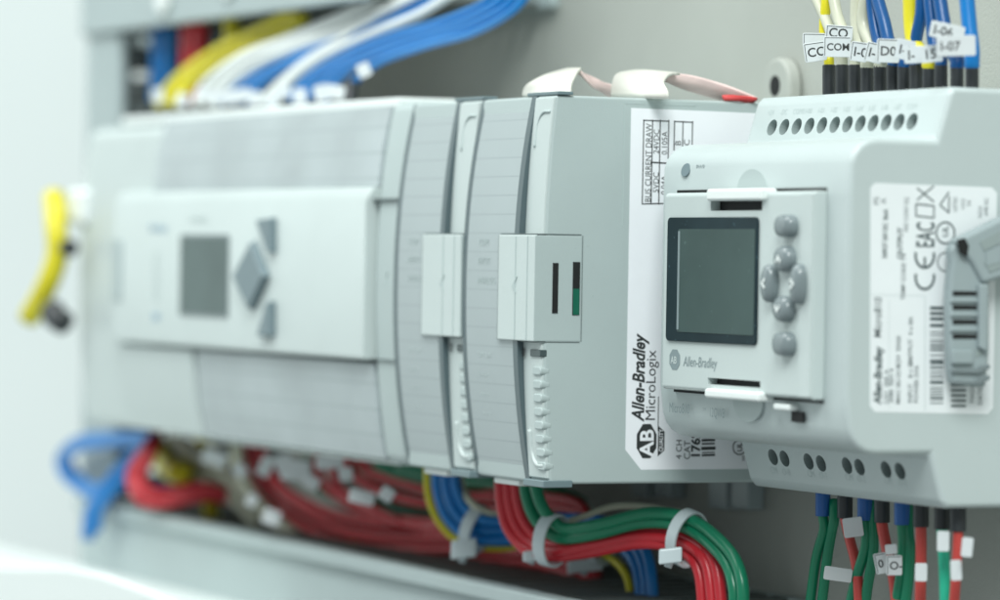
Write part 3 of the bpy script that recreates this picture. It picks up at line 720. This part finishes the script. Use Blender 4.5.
# pale knobs
for px, py, lb in ((136, 85, 'pale round knob in the dark gap left of the yellow wires'), (145, 32, 'pale round knob at the upper corner of the dark gap')):
    c = at(px, py, y=-30); bm = bmesh.new()
    prismo(bm, ell(5, 6.5), c, X, Z, Y, 22); tagp(link('knob', tomesh(bm), M['tab' if py > 50 else 'duct'], bevel=2.5, seg=4), lb, 'knob', 'pale knobs in the dark gap')

# upper right wires into the micro controller
ferr_x = [829, 842, 855, 867, 880, 893, 904, 916, 929, 941, 957, 972]
G2 = 'wires entering the top of the small controller'
UR = [
 ('yellow', 'yellow wire at the left end of the row above the small controller', [(829, 72), (828, 55), (824, 30), (826, 0), (822, -15)], 1.2),
 ('cream', 'leftmost cream wire, running under the COM tags', [(842, 72), (838, 50), (826, 20), (812, -12)], 1.3),
 ('cream', 'second cream wire, right of the leftmost one', [(855, 72), (850, 45), (838, 18), (832, -12)], 1.3),
 ('cream', 'third cream wire, bright one left of the blue wires', [(867, 72), (861, 45), (857, 20), (858, -12)], 1.6),
 ('cream', 'fourth cream wire, greyish one touching the blue wires', [(880, 72), (872, 45), (863, 22), (868, -12)], 1.5),
 ('blue2', 'leftmost blue wire above the small controller, straight', [(893, 72), (880, 45), (874, 20), (871, -12)], 1.4),
 ('blue2', 'second blue wire above the small controller, bending left', [(904, 72), (890, 45), (884, 22), (874, -12)], 1.5),
 ('blue2', 'third blue wire above the small controller, hugging the yellow wire', [(916, 72), (916, 40), (921, 15), (922, -12)], 1.4),
 ('yellow', 'bright yellow wire rising between the blue wires', [(929, 72), (915, 45), (911, 25), (910, -12)], 1.7),
 ('blue2', 'fourth blue wire above the small controller, ending behind the upper tag', [(941, 72), (934, 45), (932, 25), (928, -12)], 1.4),
 ('blue2', 'fifth blue wire above the small controller, left of the last one', [(957, 72), (948, 45), (943, 20), (938, -12)], 1.6),
 ('blue', 'rightmost blue wire above the small controller', [(972, 72), (972, 50), (969, 22), (966, -12)], 1.7),
]
UT = {0: [(815, 52, .16, 23, 20, 'CO'), (814, 40, 0, 24, 14, '')], 1: [(839, 33, -.06, 28, 15, 'CO')], 2: [(837, 47, .0, 28, 21, 'COM')], 3: [(859, 52, -.12, 18, 20, 'I-0')], 4: [(874, 53, -.22, 18, 20, 'I-1')],
      5: [(888, 51, -.02, 23, 24, 'D0')], 7: [(905, 50, -.18, 19, 20, 'I-3')], 8: [(913, 55, .06, 18, 17, 'I-')], 9: [(931, 54, .12, 22, 17, '15')], 10: [(947, 32, -.2, 34, 16, 'I-06')], 11: [(956, 46, .04, 38, 20, 'I-07')]}
for i, (c_, lb, pts, r_) in enumerate(UR):
    fx = ferr_x[i]; yy = -28
    tg = []
    for (px, py, an, w, h, s_) in UT.get(i, ()):
        tg.append(dict(c=at(px, py, y=-32-i*.15-{2: 3, 11: 2, 8: 2.5, 9: 1, 0: 1}.get(i, 0)+(2 if not s_ else 0)), ang=an, w=w/4.55, h=h/4.55, txt=s_, font=2.75 if len(s_) > 3 else 2.25 if s_ == 'COM' else 2.9, border=i < 6))
    ferr_r = 1.5
    wire(lb, c_, [(fx, 80, yy), (fx, 67, yy), (fx, 60, yy)]+[(p[0], p[1], yy) for p in pts[1:]], r_, G2, (at(fx, 97, y=yy), at(fx, 65, y=yy)), 'fer', tg)

# lower right wires out of the small controller
G3 = 'wires leaving the bottom of the small controller'
LR = [
 ('green', 'leftmost green wire below the small controller', [(826, 514), (824, 530), (816, 560), (808, 620)], 1.2, (823, 0), 'ferb'),
 ('green', 'green wire of the leftmost pair, the one on the right', [(834, 512), (832, 530), (827, 560), (820, 620)], 1.2, None, ''),
 ('red2', 'leftmost red wire below the small controller, with blank tag', [(846, 512), (850, 540), (857, 570), (860, 620)], 1.2, (845, 1), 'fer'),
 ('green', 'green wire crossing in front of the leftmost red wire', [(868, 520), (866, 545), (856, 580), (847, 620)], 1.25, (865, 2), 'ferb'),
 ('green', 'green wire behind the crossing one, right of the leftmost red wire', [(873, 520), (873, 555), (867, 590), (864, 620)], 1.2, None, ''),
 ('red2', 'red wire that carries the two letter O tags', [(881, 518), (886, 545), (894, 580), (898, 620)], 1.3, (882, 3), 'fer'),
 ('green', 'left green wire of the pair under the third blue ferrule', [(901, 524), (903, 545), (900, 580), (892, 620)], 1.2, (902, 4), 'ferb'),
 ('green', 'right green wire of the pair under the third blue ferrule', [(908, 524), (910, 550), (908, 580), (903, 620)], 1.25, None, ''),
 ('red2', 'straight red wire with white sleeve under the third black ferrule', [(921, 524), (921, 560), (920, 620)], 1.25, (921, 5), 'fer'),
 ('green2', 'bright green wire with white sleeve near the right edge', [(943, 530), (944, 560), (946, 620)], 1.3, (942, 6), 'fer'),
 ('red2', 'rightmost red wire with white sleeve near the right edge', [(959, 528), (957, 560), (953, 620)], 1.15, (958, 7), 'fer'),
]
LT = {1: [(838, 574, -.12, 29, 14, '')], 2: [(853, 527, .15, 20, 20, '')], 5: [(894, 565, .02, 16, 20, 'O-'), (881, 563, .2, 13, 21, '0'), (891, 549, .1, 12, 10, '')],
      8: [(921, 572, 0, 12, 18, '')], 9: [(943, 541, 0, 12, 20, '')], 10: [(956, 570, .05, 11, 20, ''), (967, 547, -.08, 11, 19, '')]}
for i, (c_, lb, pts, r_, fe, fm) in enumerate(LR):
    yy = -28; tg = []
    for (px, py, an, w, h, s_) in LT.get(i, ()):
        tg.append(dict(c=at(px, py, y=yy-4), ang=an, w=w/4.55, h=h/4.55, txt=s_, border=bool(s_), font=2.5))
    ferr_r = 1.75
    F_ = (at(fe[0], 488+fe[1]*1.5, y=yy), at(fe[0], 516+fe[1]*2.2, y=yy)) if fe else None
    wire(lb, c_, ([(fe[0], 503, yy), (fe[0], 516+fe[1]*2.2, yy)] if fe else [(pts[0][0], 500, yy+2)])+[(p[0], p[1]+8*(k == 0), yy+(1.2 if not fe else 0)) for k, p in enumerate(pts)][1 if fe else 0:], r_, G3, F_, fm, tg)

# blue / yellow / white harness from the first module
G4 = 'wires leaving the bottom of the first expansion module'
HB = [
 ('yellow', 'yellow wire on the outer side of the blue harness below the modules', [(427, 462, -62), (428, 492, -62), (438, 520, -60), (460, 541, -56), (500, 548, -50), (560, 540, -42), (600, 552, -36), (626, 575, -34), (632, 620, -34)], .95),
 ('blue', 'outer left blue wire of the harness below the modules', [(437, 462, -62), (438, 490, -62), (448, 518, -60), (472, 537, -56), (510, 540, -50), (560, 532, -42), (608, 540, -36), (636, 565, -34), (642, 620, -34)], 1.5),
 ('blue', 'middle blue wire of the harness below the modules', [(446, 462, -62), (447, 488, -62), (456, 512, -60), (478, 528, -56), (512, 530, -50), (562, 524, -42), (614, 532, -36), (642, 560, -34), (649, 620, -34)], 1.5),
 ('blue', 'inner right blue wire of the harness below the modules', [(455, 462, -61), (456, 486, -61), (464, 506, -59), (484, 520, -56), (514, 521, -50), (560, 518, -42), (612, 524, -36), (646, 552, -34), (655, 620, -34)], 1.4),
 ('cream', 'off-white wire on the inner side of the blue harness', [(459, 462, -60), (461, 484, -59), (472, 503, -58), (492, 514, -54), (530, 516, -46), (562, 518, -42)], 1.0),
]
for c_, lb, pts, r_ in HB: wire(lb, c_, pts, r_, G4)
G5 = 'wires leaving the bottom of the second expansion module'
HR = [
 ('red', 'outermost red wire of the red and green harness', [(500, 470, -66), (501, 500, -66), (508, 528, -65), (526, 549, -63), (552, 556, -60), (590, 552, -55), (640, 543, -48), (676, 548, -42), (698, 568, -40), (704, 620, -40)], 1.45),
 ('red', 'middle red wire of the red and green harness', [(508, 470, -65), (509, 498, -65), (516, 524, -64), (532, 543, -62), (556, 551, -60), (592, 546, -55), (640, 537, -48), (680, 542, -42), (706, 563, -40), (714, 620, -40)], 1.45),
 ('red', 'inner red wire of the red and green harness, touching the green', [(516, 470, -64), (517, 496, -64), (524, 520, -63), (540, 539, -61), (560, 545, -59), (594, 541, -54), (642, 532, -47), (684, 537, -41), (714, 560, -39), (723, 620, -39)], 1.45),
 ('green', 'outer green wire of the red and green harness', [(525, 470, -64), (526, 492, -64), (534, 516, -63), (550, 533, -61), (566, 538, -59), (598, 533, -55), (645, 522, -48), (688, 528, -42), (722, 556, -40), (734, 585, -40), (735, 620, -40)], 1.6),
 ('green', 'inner green wire of the red and green harness', [(535, 470, -64), (536, 488, -64), (543, 508, -63), (556, 524, -61), (570, 529, -59), (602, 524, -55), (650, 513, -48), (692, 520, -42), (728, 549, -40), (742, 580, -40), (743, 620, -40)], 1.5),
 ('cream', 'thin off-white wire lying above the green wires', [(560, 524, -56), (585, 516, -52), (610, 507, -46), (640, 506, -42), (680, 512, -40)], .8),
]
for c_, lb, pts, r_ in HR: wire(lb, c_, pts, r_, G5)

# cable ties
def ring_tie(label, c, axis, a, b, w, head, hs=(3.4, 3.4, 3.0)):
    """band: an oval loop round the bundle with a ratchet head"""
    axis = axis.normalized(); e1 = (Z-axis*Z.dot(axis)).normalized(); e2 = axis.cross(e1)
    bm = bmesh.new(); n = 32; R = []
    for i in range(n):
        t = 2*math.pi*i/n; d = e1*math.cos(t)*a+e2*math.sin(t)*b; dn = d.normalized()
        R.append([bm.verts.new(c+d+axis*s_*w/2+dn*o_) for s_, o_ in ((-1, 0), (1, 0), (1, .7), (-1, .7))])
    for i in range(n):
        p, q = R[i], R[(i+1) % n]
        for k in range(4): bm.faces.new((p[k], p[(k+1) % 4], q[(k+1) % 4], q[k]))
    t = empty('cable_tie', c, label, 'cable tie', 'nylon cable ties')
    link('band', tomesh(bm), M['tie'], t, bevel=.15)
    h = head; bm = bmesh.new(); r2 = (axis*1.0).normalized()
    bb = [(-hs[0]/2, -hs[2]/2), (hs[0]/2, -hs[2]/2), (hs[0]/2, hs[2]/2), (-hs[0]/2, hs[2]/2)]
    nn = -fw; prismo(bm, bb, h, (rt*.9+Z*.1).normalized(), Z, nn, hs[1]); hd = link('head', tomesh(bm), M['tie'], t, bevel=.5, seg=3)
    bm = bmesh.new(); sweep(bm, [h+Z*-hs[2]*.4, h-Z*hs[2]*.62-rt*.3, h-Z*hs[2]*.8-rt*.5], 1.0, 8); link('tail', tomesh(bm), M['tie'], t)
    return t
c = at(477, 529, y=-56); ax = at(490, 534, y=-54)-at(462, 520, y=-58)
ring_tie('white cable tie with chunky head round the blue harness', c, ax, 5.6, 4.2, 3.6, at(464, 548, y=-62), (6.5, 4, 4.6))
c = at(552, 540, y=-61); ax = at(575, 539, y=-58)-at(535, 530, y=-63)
ring_tie('white cable tie round the bend of the red and green harness', c, ax, 5.9, 4.6, 3.6, at(532, 555, y=-62), (4.5, 3, 2.6))
c = at(687, 538, y=-42); ax = at(715, 552, y=-40)-at(665, 528, y=-44)
ring_tie('white cable tie where the red and green harness turns downward', c, ax, 6.3, 4.6, 3.4, at(670, 555, y=-50), (5.5, 3.4, 3.6))
c = at(590, 560, y=-36)
ring_tie('blurred white cable tie behind the green harness near the duct rim', at(600, 545, y=-36), X+Y*.3, 4.5, 3.6, 3.0, at(585, 565, y=-38), (9, 3.4, 3.2))

# background bundle below the large controller
G6 = 'red wires running below the large controller'
starts = [(240, 446), (250, 448), (262, 452), (318, 462), (330, 462), (344, 458), (356, 458), (240, 450), (372, 462)]
mids = [[(250, 470), (276, 503), (322, 534), (400, 548)], [(266, 476), (298, 506), (345, 530), (412, 538)], [(280, 484), (318, 508), (366, 522), (420, 526)],
        [(322, 480), (350, 505), (386, 518), (430, 522)], [(340, 488), (372, 508), (404, 524), (440, 532)], [(356, 476), (384, 492), (418, 502), (452, 506)], [(370, 472), (400, 482), (430, 491), (458, 494)], [(246, 482), (270, 514), (326, 544), (400, 556)], [(386, 472), (408, 478), (436, 484), (458, 486)]]
nm_ = ['lowest', 'second lowest', 'third lowest', 'fourth lowest', 'fifth lowest', 'upper middle', 'uppermost', 'far outer', 'short upper']
for i, (s_, md) in enumerate(zip(starts, mids)):
    e_ = md[-1][1]
    pts = [(s_[0], s_[1]-4)]+md+[(480, e_+2), (545, e_+10), (588, e_+30), (600, 620)]
    wire(nm_[i]+' red wire in the curved bundle below the large controller', 'red', pts, 1.35, G6, y0=-50+i*1.0, y1=-24)
for lb, pts in (('dark green wire at the top of the background bundle', [(335, 458), (370, 474), (430, 486), (500, 492), (575, 506), (590, 520)]), ('second dark green wire lying just under the topmost one', [(378, 464), (420, 478), (480, 484), (540, 492), (580, 506)]), ('short green wire showing between the red wires', [(306, 462), (316, 482), (350, 500), (400, 512), (450, 516)]), ('third dark green wire behind the blue harness', [(400, 466), (450, 478), (510, 484), (560, 494), (582, 504)])):
    wire(lb, 'green', pts, 2.0, 'dark green wires in the background bundle', y0=-42, y1=-20)
for lb, pts, r_ in (('yellow wire lying under the lowest red wires', [(352, 548), (372, 556), (398, 562), (430, 568), (480, 580)], 1.8), ('short yellow wire behind the cream wires at left', [(196, 440), (215, 458), (240, 472), (262, 492)], 2.2)):
    wire(lb, 'yellow', pts, r_, 'yellow wires in the background bundle', y0=-44, y1=-30)
for lb, pts in (('outer cream wire sloping down to the duct at left', [(168, 440), (200, 470), (236, 500), (262, 530), (280, 560)]), ('inner cream wire sloping down to the duct at left', [(176, 436), (212, 464), (248, 494), (275, 520), (300, 552)]), ('third cream wire beside the red bundle', [(236, 446), (243, 476), (262, 508), (292, 534), (330, 560)])):
    wire(lb, 'cream', pts, 2.1, 'cream wires below the large controller', y0=-56, y1=-40)
# left blue loop and red loop
for k, (lb, d, r_) in enumerate((('outermost wire of the blue loop at the lower left', 0, 1.4), ('middle wire of the blue loop at the lower left', 4, 1.4), ('innermost wire of the blue loop at the lower left', 8, 1.4))):
    wire(lb, 'blue', [(154, 436+d, -60), (110, 436+d, -62-k), (78, 440+d, -64-k), (60+d, 458, -64-k), (68+d, 480-d*.9, -64+k), (98, 496-d*1.1, -66+k), (126, 478-d, -66), (150, 446, -58)], r_, 'blue wires looping below the far left end')
wire('blue wire hanging straight down from the blue loop', 'blue', [(150, 444, -62), (124, 466, -66), (104, 490, -70), (92, 510, -71), (88, 538, -71)], 2.2, 'blue wires looping below the far left end')
wire('blue wire beside the one hanging straight down from the loop', 'blue', [(158, 446, -60), (134, 466, -65), (114, 488, -69), (99, 508, -71), (95, 530, -71)], 2.0, 'blue wires looping below the far left end')
wire('blue wire crossing right behind the red loop', 'blue', [(120, 492, -60), (140, 462, -56), (160, 448, -54), (185, 442, -50)], 2.6, 'blue wires looping below the far left end')
for k, (lb, d) in enumerate((('outer wire of the red loop beside the blue loop', 0), ('middle wire of the red loop beside the blue loop', 5), ('inner wire of the red loop beside the blue loop', 10))):
    wire(lb, 'red', [(158, 436, -66), (144+d*.8, 452, -71), (131+d, 476, -73), (142+d*.6, 500-d, -72), (168, 502-d, -66), (205, 497-d, -56), (240, 500, -46)], 1.7, 'red wires looping at the lower left')
wire('dark blue wire running level through the red loop', 'blue2', [(150, 490, -52), (175, 488, -52), (215, 494, -50)], 2.0)
# blank markers and connectors around
wire('short thick yellow wire bending down inside the red loop', 'yellow', [(160, 446, -58), (163, 460, -60), (172, 471, -61), (182, 474, -60), (188, 466, -52)], 3.2)
wire('dull yellow wire crossing over the duct rim at left', 'yellow', [(206, 484, -50), (210, 498, -50), (212, 514, -48), (208, 540, -46)], 2.6)
for i, (px, py, w, h, an, lb) in enumerate(((284, 462, 8, 6, .3, 'blank white wire marker just left of the large one over the red bundle'), (312, 482, 7, 5, -.5, 'small white wire marker under the large one over the red bundle'), (346, 474, 6, 5, .2, 'small white wire marker by the edge between two upper red wires'), (240, 470, 7, 5, -.7, 'slanted white wire marker where the cream wires start'), (215, 458, 12, 6, -.3, 'blank white wire marker at the left end of the row'), (296, 470, 13, 8, -.1, 'large blank white wire marker over the red bundle'), (330, 462, 12, 5, .1, 'blank white wire marker tucked under the controller edge'), (266, 466, 6, 8, -.4, 'narrow upright white wire marker on the red bundle'), (362, 497, 11, 5, -.2, 'blank white wire marker between two red wires'), (387, 494, 6, 5, -.6, 'small white wire marker right of the one between red wires'), (272, 517, 8, 6, -.3, 'white wire marker hanging under the cream wires'), (252, 500, 5, 5, -.5, 'small white wire marker between the cream wires'))):
    c = at(px, py, y=-69); r_ = (r0*math.cos(an)+Z*math.sin(an)); u_ = (Z*math.cos(an)-r0*math.sin(an))
    bm = bmesh.new(); prismo(bm, rounded(w*.62, h*.72, .6), c, r_, u_, -fw, 1.2)
    tagp(link('wire_marker', tomesh(bm), M['tag'], bevel=.3), lb, 'wire marker', 'blank wire markers below the controller')
# white wire glands row above the large controller
# yellow lead at far left
yl = wire('thick yellow lead with black plug hanging at the far left', 'yellow', [(54, 196, -88), (56, 225, -90), (57, 255, -90), (47, 285, -92), (29, 318, -94)], 3.4)
def blob(name, px, py, y, s, m, parent):
    c = at(px, py, y=y); bm = bmesh.new(); bmesh.ops.create_uvsphere(bm, u_segments=16, v_segments=10, radius=1)
    for v in bm.verts: v.co = c+Vector((v.co.x*s[0], v.co.y*s[1], v.co.z*s[2]))
    return link(name, tomesh(bm), m, parent, smooth=True)
c = at(55, 317, y=-92); bm = bmesh.new(); sweep(bm, [c+Vector((-3, 0, 2.5)), c, c+Vector((4, 2, -2))], 3.8, 14); link('plug', tomesh(bm), M['fer'], yl, bevel=.8)
c = at(68, 248, y=-90); bm = bmesh.new(); sweep(bm, [c-X*2, c+X*3], 2.6, 12); link('pin', tomesh(bm), M['fer'], yl, bevel=.5)
a = at(72, 205, y=-86); tagp(box('terminal_cover', a.x-7, a.x+9, -86, -60, a.z-6, a.z+5, M['tab'], None, 2, 3), 'blurred white plastic cover at the left end behind the yellow lead', 'cover')

# straps on top of the modules
def strap(label, rows, pinkrows, redrow=None):
    t = empty('strap', at(*rows[0][0][:2], y=rows[0][0][2]), label, 'strap', 'printed straps lying on the modules')
    def sheet(name, rows, m):
        A = catmull([at(q[0][0], q[0][1], y=q[0][2]) for q in rows], 1.0); 
        B = catmull([at(q[1][0], q[1][1], y=q[1][2]) for q in rows], 1.0); n = min(len(A), len(B)) 
        A = [A[int(i*(len(A)-1)/(n-1))] for i in range(n)]; B = [B[int(i*(len(B)-1)/(n-1))] for i in range(n)]
        bm = bmesh.new(); a = [bm.verts.new(p) for p in A]; b = [bm.verts.new(p) for p in B]
        for i in range(n-1): bm.faces.new((a[i], a[i+1], b[i+1], b[i]))
        o = link(name, tomesh(bm), m, t, smooth=True); s = o.modifiers.new('thickness', 'SOLIDIFY'); s.thickness = .0007; s.offset = 0; return o
    sheet('strap_front', rows, M['strip']); sheet('strap_tail', pinkrows, M['pink'])
    if redrow: sheet('red_stripe', redrow, M['redp'])
    return t
strap('cream strap folded into a tall hump, left one on top of the modules',
      [((523, 96, -74), (571, 96, -74)), ((527, 86, -72), (571, 85, -72)), ((545, 76, -70), (576, 74, -70)), ((568, 69, -66), (581, 69, -66))],
      [((571, 69.5, -66), (580, 71, -66)), ((588, 76, -62), (592, 86, -62)), ((618, 88, -54), (610, 97, -54))])
strap('cream strap with red print at its end, right one on top of the modules',
      [((612, 97, -58), (668, 98, -58)), ((613, 85, -58), (667, 90, -58)), ((617, 75, -56), (664, 82, -56)), ((632, 71.5, -52), (670, 74.5, -52)), ((645, 71, -48), (680, 74, -48))],
      [((665, 73.5, -50), (665, 82, -50)), ((690, 76, -44), (684, 89, -44)), ((725, 86, -36), (712, 97, -36)), ((758, 99, -28), (735, 103, -28))],
      [((722, 96, -37.5), (724, 100, -37.5)), ((738, 95.5, -34), (738, 101, -34)), ((757, 99, -29.5), (752, 103, -29.5))])

# ------------------------------------------------------------------ light
w = bpy.data.worlds.new('World'); sc.world = w; w.use_nodes = True
bg = w.node_tree.nodes['Background']; bg.inputs[0].default_value = (.88, .98, 1.0, 1); bg.inputs[1].default_value = .46
def area(name, loc, tgt, size, power, col, sy=None):
    l = bpy.data.lights.new(name, 'AREA'); l.energy = power; l.size = size; l.color = col
    if sy: l.shape = 'RECTANGLE'; l.size_y = sy
    o = bpy.data.objects.new(name, l); COL.objects.link(o); o.location = Vector(loc); d = Vector(tgt)-Vector(loc)
    o.rotation_euler = d.to_track_quat('-Z', 'Y').to_euler(); return o
area('ceiling_light', (-.35, -.7, 1.25), (-.05, -.05, .05), .7, 16.5, (.96, 1.0, .99), 1.2)
area('left_light', (-1.3, -1.0, .45), (-.2, 0, .05), .9, 3.5, (.94, 1.0, 1.0))  # broad soft lamp from the left
area('wall_fill', (-.66, -1.0, .35), (-.95, -.5, .05), .4, .7, (.95, 1.0, 1.0))  # lamp added only to brighten the far wall
area('side_light', (1.25, -.8, 1.35), (0, -.05, .04), .8, 36, (.95, 1.0, .985))
sc.view_settings.view_transform = 'Standard'; sc.view_settings.look = 'None'
sc.view_settings.exposure = -0.08; sc.view_settings.gamma = 1
sc.render.engine = 'CYCLES'
